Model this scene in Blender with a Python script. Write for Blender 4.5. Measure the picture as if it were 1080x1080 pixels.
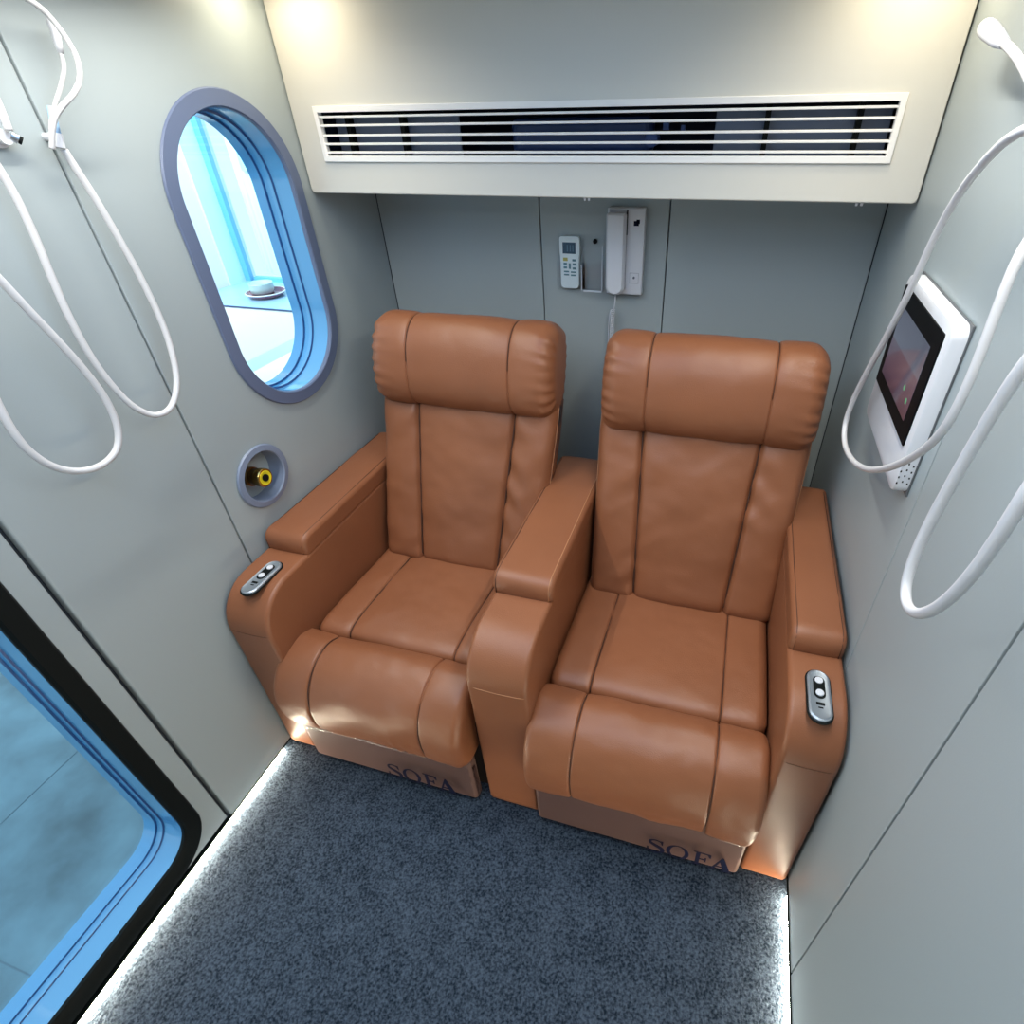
import bpy, bmesh, math, random
from mathutils import Vector, Matrix, noise
random.seed(7)
for o in list(bpy.data.objects):
    bpy.data.objects.remove(o)
S = bpy.context.scene
COL = S.collection
W = 1.65           # room width; left wall x=0, back wall y=0, floor z=0
ZC = 2.07          # ceiling
YF = -2.75         # front wall, behind the camera

# ------------------------------------------------------------------ camera
cam_d = bpy.data.cameras.new('camera')
cam = bpy.data.objects.new('camera', cam_d)
COL.objects.link(cam)
R_ = Vector((0.9623969420876913, 0.2710696868485635, -0.01770171551242207))
U_ = Vector((-0.14482405445730942, 0.5671262930475163, 0.8107982245816335))
F_ = Vector((-0.22982192913385627, 0.7777460977761345, -0.5850580212963397))
M = Matrix((R_, U_, -F_)).transposed().to_4x4()
M.translation = Vector((1.2797387910595213, -1.9432989587175828, 1.7767317544630477))
cam.matrix_world = M
cam_d.sensor_width = 36
cam_d.lens = 584.925 / 1080 * 36
cam_d.shift_x = -(606.307 - 540) / 1080
cam_d.shift_y = (532.023 - 540) / 1080
cam_d.clip_start = 0.02
S.camera = cam

# ------------------------------------------------------------------ view, world, lights
S.view_settings.view_transform = 'Standard'
S.view_settings.look = 'None'
S.view_settings.gamma = 1
S.view_settings.use_curve_mapping = False
S.view_settings.exposure = 0.08

wd = bpy.data.worlds.new('world'); S.world = wd; wd.use_nodes = True
bg = wd.node_tree.nodes['Background']
bg.inputs[0].default_value = (0.76, 0.92, 1.0, 1)
bg.inputs[1].default_value = 1.6

def area(name, loc, size, power, color, rot=(0, 0, 0), spread=180):
    l = bpy.data.lights.new(name, 'AREA'); l.shape = 'RECTANGLE'
    l.size, l.size_y = size; l.energy = power; l.color = color; l.spread = math.radians(spread)
    o = bpy.data.objects.new(name, l); o.location = loc; o.rotation_euler = rot
    COL.objects.link(o); return o
WARM = (1.0, 0.86, 0.62)
COOL = (0.28, 0.56, 1.0)
NEUT = (1.0, 0.95, 0.86)
area('ceiling_strip_light_left', (0.23, -1.15, ZC - 0.035), (0.022, 1.05), 8.2, NEUT, spread=150)
area('ceiling_strip_light_right', (W - 0.23, -1.15, ZC - 0.035), (0.022, 1.05), 8.2, NEUT, spread=150)
area('ceiling_strip_light_front', (W / 2, -1.95, ZC - 0.05), (1.2, 0.02), 4.5, NEUT)
area('cool_fill_light', (W / 2, -1.45, ZC - 0.03), (0.8, 1.2), 8, COOL)  # unseen cool fill, added to tint and brighten the upper walls
area('corner_downlight_left', (0.12, -0.46, ZC - 0.03), (0.14, 0.10), 1.2, WARM)
area('corner_downlight_right', (W - 0.12, -0.46, ZC - 0.03), (0.14, 0.10), 1.2, WARM)
area('outside_fill_light', (-1.6, -0.5, 2.6), (1.6, 1.2), 45, (1.0, 1.0, 0.96), (math.radians(62), 0, 0), spread=110)  # lamp added to brighten the wall and window seen through the oval

# ------------------------------------------------------------------ materials
MATS = {}
def mat(name, col, rough=0.5, metal=0.0, bump=0.0, bscale=60.0, var=0.0, vscale=4.0, emit=None, estr=0.0,
        coat=0.0, aniso=None, detail=4.0):
    if name in MATS: return MATS[name]
    m = bpy.data.materials.new(name); m.use_nodes = True
    nt = m.node_tree; b = nt.nodes['Principled BSDF']
    b.inputs['Base Color'].default_value = (*col, 1)
    b.inputs['Roughness'].default_value = rough
    b.inputs['Metallic'].default_value = metal
    b.inputs['Coat Weight'].default_value = coat
    tc = nt.nodes.new('ShaderNodeTexCoord')
    if var:
        n = nt.nodes.new('ShaderNodeTexNoise'); n.inputs['Scale'].default_value = vscale; n.inputs['Detail'].default_value = detail
        r = nt.nodes.new('ShaderNodeValToRGB')
        r.color_ramp.elements[0].position = 0.3; r.color_ramp.elements[1].position = 0.7
        r.color_ramp.elements[0].color = (*[c * (1 - var) for c in col], 1)
        r.color_ramp.elements[1].color = (*[min(1, c * (1 + var)) for c in col], 1)
        nt.links.new(tc.outputs['Object'], n.inputs['Vector']); nt.links.new(n.outputs['Fac'], r.inputs['Fac'])
        nt.links.new(r.outputs['Color'], b.inputs['Base Color'])
    if bump:
        n2 = nt.nodes.new('ShaderNodeTexNoise'); n2.inputs['Scale'].default_value = bscale; n2.inputs['Detail'].default_value = 3
        bp = nt.nodes.new('ShaderNodeBump'); bp.inputs['Strength'].default_value = bump; bp.inputs['Distance'].default_value = 0.002
        nt.links.new(tc.outputs['Object'], n2.inputs['Vector']); nt.links.new(n2.outputs['Fac'], bp.inputs['Height'])
        nt.links.new(bp.outputs['Normal'], b.inputs['Normal'])
    if emit:
        b.inputs['Emission Color'].default_value = (*emit, 1); b.inputs['Emission Strength'].default_value = estr
    MATS[name] = m; return m

def leather():
    m = bpy.data.materials.new('tan_leather'); m.use_nodes = True
    nt = m.node_tree; b = nt.nodes['Principled BSDF']
    b.inputs['Roughness'].default_value = 0.40
    b.inputs['Specular IOR Level'].default_value = 0.42
    tc = nt.nodes.new('ShaderNodeTexCoord')
    n = nt.nodes.new('ShaderNodeTexNoise'); n.inputs['Scale'].default_value = 5; n.inputs['Detail'].default_value = 5
    r = nt.nodes.new('ShaderNodeValToRGB')
    r.color_ramp.elements[0].color = (0.225, 0.083, 0.038, 1); r.color_ramp.elements[1].color = (0.295, 0.111, 0.050, 1)
    v = nt.nodes.new('ShaderNodeTexVoronoi'); v.inputs['Scale'].default_value = 420
    n2 = nt.nodes.new('ShaderNodeTexNoise'); n2.inputs['Scale'].default_value = 60; n2.inputs['Detail'].default_value = 4
    mx = nt.nodes.new('ShaderNodeMath'); mx.operation = 'ADD'
    bp = nt.nodes.new('ShaderNodeBump'); bp.inputs['Strength'].default_value = 0.22; bp.inputs['Distance'].default_value = 0.0012
    for a in (n, v, n2): nt.links.new(tc.outputs['Object'], a.inputs['Vector'])
    nt.links.new(n.outputs['Fac'], r.inputs['Fac']); nt.links.new(r.outputs['Color'], b.inputs['Base Color'])
    nt.links.new(v.outputs['Distance'], mx.inputs[0]); nt.links.new(n2.outputs['Fac'], mx.inputs[1])
    nt.links.new(mx.outputs[0], bp.inputs['Height']); nt.links.new(bp.outputs['Normal'], b.inputs['Normal'])
    return m

def glass(name, tint, gloss=0.08, rough=0.02):
    m = bpy.data.materials.new(name); m.use_nodes = True
    nt = m.node_tree; nt.nodes.clear()
    out = nt.nodes.new('ShaderNodeOutputMaterial'); t = nt.nodes.new('ShaderNodeBsdfTransparent')
    g = nt.nodes.new('ShaderNodeBsdfGlossy'); mx = nt.nodes.new('ShaderNodeMixShader')
    t.inputs[0].default_value = (*tint, 1); g.inputs['Roughness'].default_value = rough
    mx.inputs[0].default_value = gloss
    nt.links.new(t.outputs[0], mx.inputs[1]); nt.links.new(g.outputs[0], mx.inputs[2]); nt.links.new(mx.outputs[0], out.inputs[0])
    return m

def carpet_mat():
    m = bpy.data.materials.new('blue_grey_carpet'); m.use_nodes = True
    nt = m.node_tree; b = nt.nodes['Principled BSDF']; b.inputs['Roughness'].default_value = 1.0
    b.inputs['Specular IOR Level'].default_value = 0.1
    tc = nt.nodes.new('ShaderNodeTexCoord')
    n = nt.nodes.new('ShaderNodeTexNoise'); n.inputs['Scale'].default_value = 170; n.inputs['Detail'].default_value = 5
    n3 = nt.nodes.new('ShaderNodeTexNoise'); n3.inputs['Scale'].default_value = 14; n3.inputs['Detail'].default_value = 6
    mm = nt.nodes.new('ShaderNodeMix'); mm.data_type = 'FLOAT'; mm.inputs[0].default_value = 0.22
    r = nt.nodes.new('ShaderNodeValToRGB')
    r.color_ramp.elements[0].position = 0.36; r.color_ramp.elements[1].position = 0.66
    r.color_ramp.elements[0].color = (0.010, 0.018, 0.031, 1); r.color_ramp.elements[1].color = (0.090, 0.122, 0.168, 1)
    bp = nt.nodes.new('ShaderNodeBump'); bp.inputs['Strength'].default_value = 0.9; bp.inputs['Distance'].default_value = 0.006
    for a in (n, n3): nt.links.new(tc.outputs['Object'], a.inputs['Vector'])
    nt.links.new(n.outputs['Fac'], mm.inputs[2]); nt.links.new(n3.outputs['Fac'], mm.inputs[3])
    nt.links.new(mm.outputs[0], r.inputs['Fac']); nt.links.new(r.outputs['Color'], b.inputs['Base Color'])
    nt.links.new(n.outputs['Fac'], bp.inputs['Height']); nt.links.new(bp.outputs['Normal'], b.inputs['Normal'])
    return m

LEATHER = leather()
CARPET = carpet_mat()
WALL = mat('pale_grey_panel', (0.35, 0.402, 0.415), 0.42, bump=0.05, bscale=300)
SOFFIT = mat('soffit_paint', (0.62, 0.61, 0.56), 0.45, bump=0.05, bscale=300)
GAP = mat('dark_joint', (0.035, 0.045, 0.06), 0.8)
CEIL = mat('ceiling_paint', (0.55, 0.60, 0.62), 0.6)
RINGM = mat('blue_grey_ring', (0.12, 0.155, 0.25), 0.38)
PORTM = mat('port_ring_paint', (0.19, 0.235, 0.33), 0.4)
REVEAL = mat('skylit_blue_reveal', (0.10, 0.33, 0.60), 0.16, coat=0.5)  # white reveals; the blue skylight on them is put into the base colour
REVEAL2 = mat('dark_blue_seal', (0.03, 0.09, 0.25), 0.3)
BLACK = mat('black_rubber', (0.006, 0.008, 0.008), 0.55)
WHITEP = mat('white_plastic', (0.68, 0.70, 0.74), 0.32)
GRILLE = mat('white_grille', (0.83, 0.82, 0.80), 0.4)
THREAD = mat('dark_thread', (0.06, 0.022, 0.012), 0.7)
THREADM = mat('brown_thread', (0.13, 0.048, 0.024), 0.7)
THREADL = mat('light_thread', (0.50, 0.24, 0.12), 0.7)
DARKIN = mat('duct_interior', (0.006, 0.011, 0.03), 0.7)
SLATE = mat('slate_filter', (0.11, 0.14, 0.21), 0.55)
HOSE = mat('white_hose', (0.62, 0.62, 0.63), 0.33)
CHROME = mat('brushed_steel', (0.55, 0.58, 0.62), 0.28, metal=1.0)
BRASS = mat('brass', (0.62, 0.42, 0.13), 0.22, metal=1.0)
BRASSD = mat('dark_brass', (0.20, 0.13, 0.055), 0.3, metal=1.0)
YELL = mat('yellow_ring', (0.70, 0.58, 0.02), 0.4)
SCREEN = mat('dark_display', (0.004, 0.006, 0.009), 0.12, coat=0.6)
KICK = mat('kick_panel_leather', (0.15, 0.085, 0.070), 0.5)
INK = mat('navy_ink', (0.004, 0.007, 0.025), 0.5)
PIPE = mat('steel_grey', (0.36, 0.41, 0.46), 0.42, metal=0.7)
BEZEL = mat('bezel_black', (.002, .003, .004), .6)
for q in (BEZEL, BLACK, INK): q.node_tree.nodes['Principled BSDF'].inputs['Specular IOR Level'].default_value = .10
LED = mat('led_diffuser', (1, 1, 1), 0.5, emit=(1.0, 0.87, 0.64), estr=125)
GLASS = glass('window_glass', (0.90, 0.97, 1.0), 0.05)
ACRYL = glass('clear_acrylic', (0.985, 0.99, 0.995), 0.02)
WRAP = glass('plastic_film', (0.86, 0.86, 0.88), 0.06, 0.16)
OUTW = mat('outside_white', (0.85, 0.85, 0.82), 0.7)

# ------------------------------------------------------------------ helpers
def link(name, me, m, parent=None, smooth=True):
    o = bpy.data.objects.new(name, me); COL.objects.link(o)
    if m is not None:
        me.materials.clear()
        for x in (m if isinstance(m, (list, tuple)) else [m]): me.materials.append(x)
    if smooth:
        for p in me.polygons: p.use_smooth = True
    if parent: 
        o.parent = parent
        o.matrix_parent_inverse = Matrix.Translation(-parent.location)
    return o
def obj(name, bm, m, parent=None, smooth=False, auto=None):
    bmesh.ops.recalc_face_normals(bm, faces=bm.faces)
    me = bpy.data.meshes.new(name); bm.to_mesh(me); bm.free()
    if auto is not None:
        for p in me.polygons: p.use_smooth = True
        me.set_sharp_from_angle(angle=math.radians(auto))
        return link(name, me, m, parent, False)
    return link(name, me, m, parent, smooth)
def tag(o, label, cat, group=None, kind=None):
    if label: o['label'] = label
    if cat: o['category'] = cat
    if group: o['group'] = group
    if kind: o['kind'] = kind
    return o
def struct(o): o['kind'] = 'structure'; return o
def thing(name, loc, label, cat, group=None):
    o = bpy.data.objects.new(name, None); o.empty_display_size = 0.05; o.location = loc; COL.objects.link(o)
    return tag(o, label, cat, group)
def box(bm, x0, x1, y0, y1, z0, z1, bev=0.0, seg=3, mi=0):
    vs = [bm.verts.new((x, y, z)) for z in (z0, z1) for y in (y0, y1) for x in (x0, x1)]
    idx = [(0, 1, 3, 2), (4, 6, 7, 5), (0, 4, 5, 1), (2, 3, 7, 6), (0, 2, 6, 4), (1, 5, 7, 3)]
    fs = [bm.faces.new([vs[i] for i in f]) for f in idx]
    for f in fs: f.material_index = mi
    if bev:
        es = list({e for f in fs for e in f.edges})
        bmesh.ops.bevel(bm, geom=es, offset=bev, segments=seg, affect='EDGES', profile=0.5)
def bx(*a, **k):
    bm = bmesh.new(); box(bm, *a, **k); return bm
def loft(bm, loops, closed=True, cap=False, mi=0):
    L = [[bm.verts.new(p) for p in lp] for lp in loops]
    n = len(L[0])
    for a, b in zip(L, L[1:]):
        for i in range(n if closed else n - 1):
            j = (i + 1) % n
            f = bm.faces.new((a[i], a[j], b[j], b[i])); f.material_index = mi
    if cap:
        for q in (L[0], L[-1]):
            f = bm.faces.new(q); f.material_index = mi
    return L
def tube(bm, pts, r, n=10, cap=True, mi=0):
    pts = [Vector(p) for p in pts]
    rs = r if isinstance(r, (list, tuple)) else [r] * len(pts)
    t0 = (pts[1] - pts[0]).normalized()
    up = Vector((0, 0, 1)) if abs(t0.z) < 0.9 else Vector((1, 0, 0))
    nrm = t0.cross(up).normalized(); loops = []
    for i, p in enumerate(pts):
        t = (pts[min(i + 1, len(pts) - 1)] - pts[max(i - 1, 0)])
        t = t.normalized() if t.length > 1e-9 else t0
        nrm = (nrm - t * nrm.dot(t)).normalized(); bn = t.cross(nrm)
        loops.append([p + (nrm * math.cos(a) + bn * math.sin(a)) * rs[i] for a in [2 * math.pi * k / n for k in range(n)]])
    loft(bm, loops, True, cap, mi)
def spline(pts, k=6, closed=False):
    P = [Vector(p) for p in pts]; n = len(P); out = []
    rng = range(n) if closed else range(n - 1)
    for i in rng:
        if closed: a, b, c, d = P[(i - 1) % n], P[i], P[(i + 1) % n], P[(i + 2) % n]
        else: a, b, c, d = P[max(i - 1, 0)], P[i], P[i + 1], P[min(i + 2, n - 1)]
        for j in range(k):
            t = j / k
            out.append(0.5 * ((2 * b) + (c - a) * t + (2 * a - 5 * b + 4 * c - d) * t * t + (3 * b - a - 3 * c + d) * t ** 3))
    if not closed: out.append(P[-1])
    return out
def resample(pts, n, closed=True):
    P = [Vector(p) for p in pts]
    if closed: P.append(P[0])
    L = [0]
    for a, b in zip(P, P[1:]): L.append(L[-1] + (b - a).length)
    out = []; k = 0
    for i in range(n):
        s = L[-1] * i / (n if closed else n - 1)
        while k < len(P) - 2 and L[k + 1] < s: k += 1
        t = (s - L[k]) / max(1e-9, L[k + 1] - L[k]); out.append(P[k].lerp(P[k + 1], min(1, t)))
    return out
def round_poly(pts, rad, seg=6):
    """2D polygon with rounded corners; rad a number or a list"""
    out = []; n = len(pts)
    for i in range(n):
        p0, p, p1 = Vector(pts[i - 1]), Vector(pts[i]), Vector(pts[(i + 1) % n])
        r = rad[i] if isinstance(rad, (list, tuple)) else rad
        if r <= 0: out.append(p); continue
        a = (p0 - p).normalized(); b = (p1 - p).normalized()
        ang = a.angle(b); d = min(r / math.tan(ang / 2), (p0 - p).length * .49, (p1 - p).length * .49)
        rr = d * math.tan(ang / 2); c = p + (a + b).normalized() * (rr / math.sin(ang / 2))
        s = p + a * d - c; e = p + b * d - c
        tot = s.angle(e)
        sg = 1 if s.x * e.y - s.y * e.x > 0 else -1
        for k in range(seg + 1):
            t = sg * tot * k / seg
            out.append(c + Vector((s.x * math.cos(t) - s.y * math.sin(t), s.x * math.sin(t) + s.y * math.cos(t))))
    return out
def stadium(cy, cz, r, hh, n=64):
    """closed loop (y, z): vertical stadium, total half height hh, radius r"""
    out = []
    for k in range(n):
        a = 2 * math.pi * (k + .5) / n
        y = math.cos(a) * r; z = math.sin(a) * r + (hh - r if math.sin(a) > 0 else -(hh - r))
        out.append((cy + y, cz + z))
    return out
def rrect(y0, y1, z0, z1, r, seg=10):
    return [tuple(v) for v in round_poly([(y0, z0), (y1, z0), (y1, z1), (y0, z1)], r, seg)]
def plate(name, outlines, depth, m, parent=None, bevel=0.0):
    """flat plate in (u, v) with holes, made from a filled 2D curve; returned in local XY, thickness Z"""
    cu = bpy.data.curves.new('c', 'CURVE'); cu.dimensions = '2D'; cu.fill_mode = 'BOTH'
    cu.extrude = depth / 2 - bevel; cu.bevel_depth = bevel; cu.bevel_resolution = 2
    if bevel: cu.offset = -bevel
    for ol in outlines:
        sp = cu.splines.new('POLY'); sp.points.add(len(ol) - 1); sp.use_cyclic_u = True
        for q, p in zip(sp.points, ol): q.co = (p[0], p[1], 0, 1)
    o = bpy.data.objects.new('tmp', cu); COL.objects.link(o)
    dg = bpy.context.evaluated_depsgraph_get(); dg.update()
    me = bpy.data.meshes.new_from_object(o.evaluated_get(dg)); bpy.data.objects.remove(o)
    return me
def plate_x(name, outlines, x0, x1, m, parent=None, bevel=0.0):      # outlines in (y, z), plate between x0 and x1
    me = plate(name, outlines, abs(x1 - x0), m, bevel=bevel)
    xm = (x0 + x1) / 2
    for v in me.vertices: v.co = (v.co.z + xm, v.co.x, v.co.y)
    return link(name, me, m, parent, False)
def plate_y(name, outlines, y0, y1, m, parent=None, bevel=0.0):      # outlines in (x, z)
    me = plate(name, outlines, abs(y1 - y0), m, bevel=bevel)
    ym = (y0 + y1) / 2
    for v in me.vertices: v.co = (v.co.x, ym - v.co.z, v.co.y)
    return link(name, me, m, parent, False)
def lathe(bm, prof, origin, axis, n=24, mi=0):
    """prof list (distance along axis, radius)"""
    axis = Vector(axis).normalized(); up = Vector((0, 0, 1)) if abs(axis.z) < .9 else Vector((1, 0, 0))
    a = axis.cross(up).normalized(); b = axis.cross(a); o = Vector(origin)
    loft(bm, [[o + axis * d + (a * math.cos(2 * math.pi * k / n) + b * math.sin(2 * math.pi * k / n)) * max(r, 1e-5) for k in range(n)] for d, r in prof], True, True, mi)

def roll(name, prof, x0, x1, m, parent, seams=(), rnd=0.03, groove=0.007, gw=0.0035, puff=0.0, wr=None, nz=0.0012, nxs=40, endpow=2.0, gspan=None):
    """upholstered form: closed side profile (y, z) swept across x, rounded at both ends, grooved at seams"""
    P = [Vector((p[0], p[1])) for p in prof]; n = len(P)
    N = []
    for i in range(n):
        t = (P[(i + 1) % n] - P[i - 1]); N.append(Vector((t.y, -t.x)).normalized())
    area2 = sum(P[i].x * P[(i + 1) % n].y - P[(i + 1) % n].x * P[i].y for i in range(n))
    if area2 < 0: N = [-v for v in N]
    xs = set()
    for k in range(13):
        d = rnd * (1 - math.cos(k / 12 * math.pi / 2)); xs.add(round(x0 + d, 5)); xs.add(round(x1 - d, 5))
    for k in range(nxs + 1): xs.add(round(x0 + rnd + (x1 - x0 - 2 * rnd) * k / nxs, 5))
    for s in seams:
        for q in (-3, -2, -1.4, -1, -.6, -.3, 0, .3, .6, 1, 1.4, 2, 3): xs.add(round(s + q * gw, 5))
    xs = sorted(xs); loops = []
    segs = sorted([x0, x1] + list(seams))
    for x in xs:
        d = min(x - x0, x1 - x)
        ins = rnd * (1 - (max(0, 1 - (1 - min(1, d / rnd)) ** endpow)) ** (1 / endpow)) if d < rnd else 0
        g = sum(groove * math.exp(-((x - s) / gw) ** 2) for s in seams)
        pf = 0
        if puff:
            for a, b in zip(segs, segs[1:]):
                if a <= x <= b: pf = puff * (1 - (2 * (x - a) / (b - a) - 1) ** 4)
        lp = []
        for i in range(n):
            w = wr(x, d, i / n, P[i]) if wr else 0
            gg = g if gspan is None else g * gspan(P[i])
            q = P[i] - N[i] * (ins + gg - pf - w)
            v = Vector((x, q.x, q.y))
            if nz:
                v += Vector((0, N[i].x, N[i].y)) * (noise.noise(v * 9) * nz * 2 + noise.noise(v * 28) * nz * .6)
            lp.append(v)
        loops.append(lp)
    bm = bmesh.new(); loft(bm, loops, True, True)
    return obj(name, bm, m, parent, smooth=True)

# =================================================================== SETTING
floor = struct(obj('floor', bx(-0.012, W + 0.012, YF, 0, -0.03, -0.008), CARPET))

# ---- left wall with the oval window, service port and door opening
OV = (-0.597, 1.428)
oval_hole = stadium(OV[0], OV[1], 0.205, 0.375)
port_hole = [(-0.868 + math.cos(a) * 0.080, 0.901 + math.sin(a) * 0.080) for a in [2 * math.pi * k / 40 for k in range(40)]]
wl = bpy.data.objects.new('wall_left', None); COL.objects.link(wl); struct(wl)
g = 0.0022
plate_x('wall_panel', [rrect(-1.017 + g, -0.001, 0.0, ZC, 0.003, 2), oval_hole], -0.022, 0.0, WALL, wl, 0.0015)
# the port lies in the same panel: a second plate piece is avoided by cutting both holes
bpy.data.objects.remove([o for o in bpy.data.objects if o.name == 'wall_panel'][0])
plate_x('wall_panel', [rrect(-1.017 + g, -0.001, 0.0, ZC, 0.003, 2), oval_hole, port_hole], -0.022, 0.0, WALL, wl, 0.0015)
plate_x('wall_panel', [rrect(-1.446 + 0.006, -1.017 - g, 0.0, ZC, 0.012, 4)], -0.022, 0.0, WALL, wl, 0.004)
DY1, DZ0, DR = -1.503, 0.03, 0.125
door_hole = rrect(-2.42, DY1 - .006, DZ0 + .006, 1.92, DR, 10)
plate_x('wall_panel', [[(-1.446 - .006, 0.022), (-1.446 - .006, ZC), (YF, ZC), (YF, 0.022)], door_hole], -0.022, 0.0, WALL, wl, 0.002)
plate_x('wall_backing', [[(0, -.02), (0, ZC), (YF, ZC), (YF, -.02)], stadium(OV[0], OV[1], 0.215, 0.385), [(-0.868 + (a - -0.868) * 1.06, 0.901 + (b - .901) * 1.06) for a, b in port_hole], rrect(-2.43, DY1 + 0.002, DZ0 - .004, 1.93, DR, 10)], -0.115, -0.024, GAP, wl)

# oval window: frame, recess, pane
win = bpy.data.objects.new('window_1', None); win.location = (0, OV[0], OV[1]); COL.objects.link(win); struct(win)
def st(dr, x, n=64): return [(x, y, z) for y, z in stadium(OV[0], OV[1], 0.2275 - dr, 0.398 - dr, n)]
bm = bmesh.new(); loft(bm, [st(.004, -0.004, 96), st(0, .003, 96), st(.003, .0075, 96), st(.036, .0085, 96), st(.039, .005, 96), st(.039, -.004, 96)])
obj('window_frame', bm, RINGM, win, auto=40)
bm = bmesh.new(); loft(bm, [st(.037, -.003, 96), st(.039, -.058, 96)])
loft(bm, [st(.040, -.062, 96), st(.041, -.090, 96)]); loft(bm, [st(.046, -.094, 96), st(.047, -.126, 96)])
obj('window_reveal', bm, REVEAL, win, auto=40)
bm = bmesh.new(); loft(bm, [st(.039, -.058, 96), st(.045, -.060, 96), st(.040, -.062, 96)]); loft(bm, [st(.041, -.090, 96), st(.047, -.092, 96), st(.046, -.094, 96)])
obj('window_seal', bm, REVEAL2, win)
bm = bmesh.new(); loft(bm, [st(.038, -.0745, 96), st(.038, -.0755, 96)], True, True)
obj('window_pane', bm, GLASS, win)

# door with dark gasket and big rounded pane
door = bpy.data.objects.new('door_1', None); door.location = (0, DY1, 0); COL.objects.link(door); struct(door)
def dl(dy, dz, r, x): return [(x, y, z) for y, z in rrect(-2.42 + dy, DY1 - dy, DZ0 + dz, 1.92 - dz, r, 12)]
bm = bmesh.new(); loft(bm, [dl(-.004, -.004, .125, -.02), dl(-.002, -.002, .125, .003), dl(.003, .003, .122, .009), dl(.038, .048, .095, .009), dl(.044, .056, .09, .003), dl(.044, .056, .09, -.006)])
obj('door_gasket', bm, BLACK, door, auto=40)
bm = bmesh.new(); loft(bm, [dl(.043, .055, .09, -.004), dl(.045, .058, .09, -.064)]); loft(bm, [dl(.047, .060, .09, -.067), dl(.049, .061, .09, -.084)])
loft(bm, [dl(.052, .064, .088, -.087), dl(.054, .066, .088, -.125)])
obj('door_reveal', bm, REVEAL, door, auto=40)
bm = bmesh.new(); loft(bm, [dl(.045, .058, .09, -.064), dl(.049, .062, .088, -.0655), dl(.047, .060, .09, -.067)]); loft(bm, [dl(.049, .061, .09, -.084), dl(.054, .066, .088, -.0855), dl(.052, .064, .088, -.087)])
obj('door_seal', bm, REVEAL2, door)
bm = bmesh.new(); loft(bm, [dl(.046, .058, .09, -.074), dl(.046, .058, .09, -.076)], True, True)
obj('door_pane', bm, GLASS, door)
tr = struct(obj('trim_1', bx(-0.02, -0.0092, -2.5, -1.452, -0.008, 0.021), BLACK))

# back wall panels
wb = bpy.data.objects.new('wall_back', None); COL.objects.link(wb); struct(wb)
for x0, x1 in ((0.002, 0.606 - .002), (0.606 + .002, 1.036 - .002), (1.036 + .002, W - .002)):
    obj('wall_panel', bx(x0, x1, 0.0, 0.02, -.008, ZC, bev=.0012, seg=2), WALL, wb)
obj('wall_backing', bx(-.1, W + .1, 0.021, 0.06, -.02, ZC), GAP, wb)
# right wall panels
wr_ = bpy.data.objects.new('wall_right', None); COL.objects.link(wr_); struct(wr_)
for y1, y0, gg in ((-.002, -0.972, .0012), (-0.972, -1.385, .0025), (-1.385, YF, .0025)):
    obj('wall_panel', bx(W, W + .02, y0 + gg, y1 - gg, 0.0, ZC, bev=.0012, seg=2), WALL, wr_)
obj('wall_backing', bx(W + .021, W + .06, YF, 0.02, -.02, ZC), GAP, wr_)
struct(obj('wall_front', bx(-.1, W + .1, YF - .03, YF, -.02, ZC), mat('front_wall_grey', (.16, .18, .19), .6)))
struct(obj('ceiling', bx(-.12, W + .06, YF - .03, .06, ZC, ZC + .03), CEIL))

# ---- soffit with the air outlet
SY, SZ = -0.333, 1.575
sof = bpy.data.objects.new('trim_2', None); COL.objects.link(sof); struct(sof)
plate_y('soffit_face', [round_poly([(0.004, SZ), (W - .004, SZ), (W - .004, ZC), (0.004, ZC)], [.012, .012, 0, 0], 5),
                        [(0.083, 1.664), (1.562, 1.664), (1.562, 1.776), (0.083, 1.776)]], SY, SY + .02, SOFFIT, sof, 0.003)
obj('soffit_underside', bx(0.004, W - .004, SY + .012, 0, SZ + .001, SZ + .016), SOFFIT, sof)

vent = thing('air_vent', (0.8225, SY, 1.72), 'long white slatted air conditioning vent set in the soffit above the sofa', 'air vent')
G1, G2, H1, H2 = 0.079, 1.566, 1.785, 1.655
fw_, fh_ = .013, .0145
plate_y('vent_frame', [[(G1, H2), (G2, H2), (G2, H1), (G1, H1)], [(G1 + fw_, H2 + fh_), (G2 - fw_, H2 + fh_), (G2 - fw_, H1 - fh_), (G1 + fw_, H1 - fh_)]], SY - .007, SY + .012, GRILLE, vent, .0015)
for z in (1.7605, 1.7405, 1.7175, 1.6975, 1.6775):
    bm = bmesh.new(); box(bm, G1 + .012, G2 - .012, SY - .003, SY + .014, z - .0026, z + .0026, bev=.001, seg=2)
    obj('slat', bm, GRILLE, vent)
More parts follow.
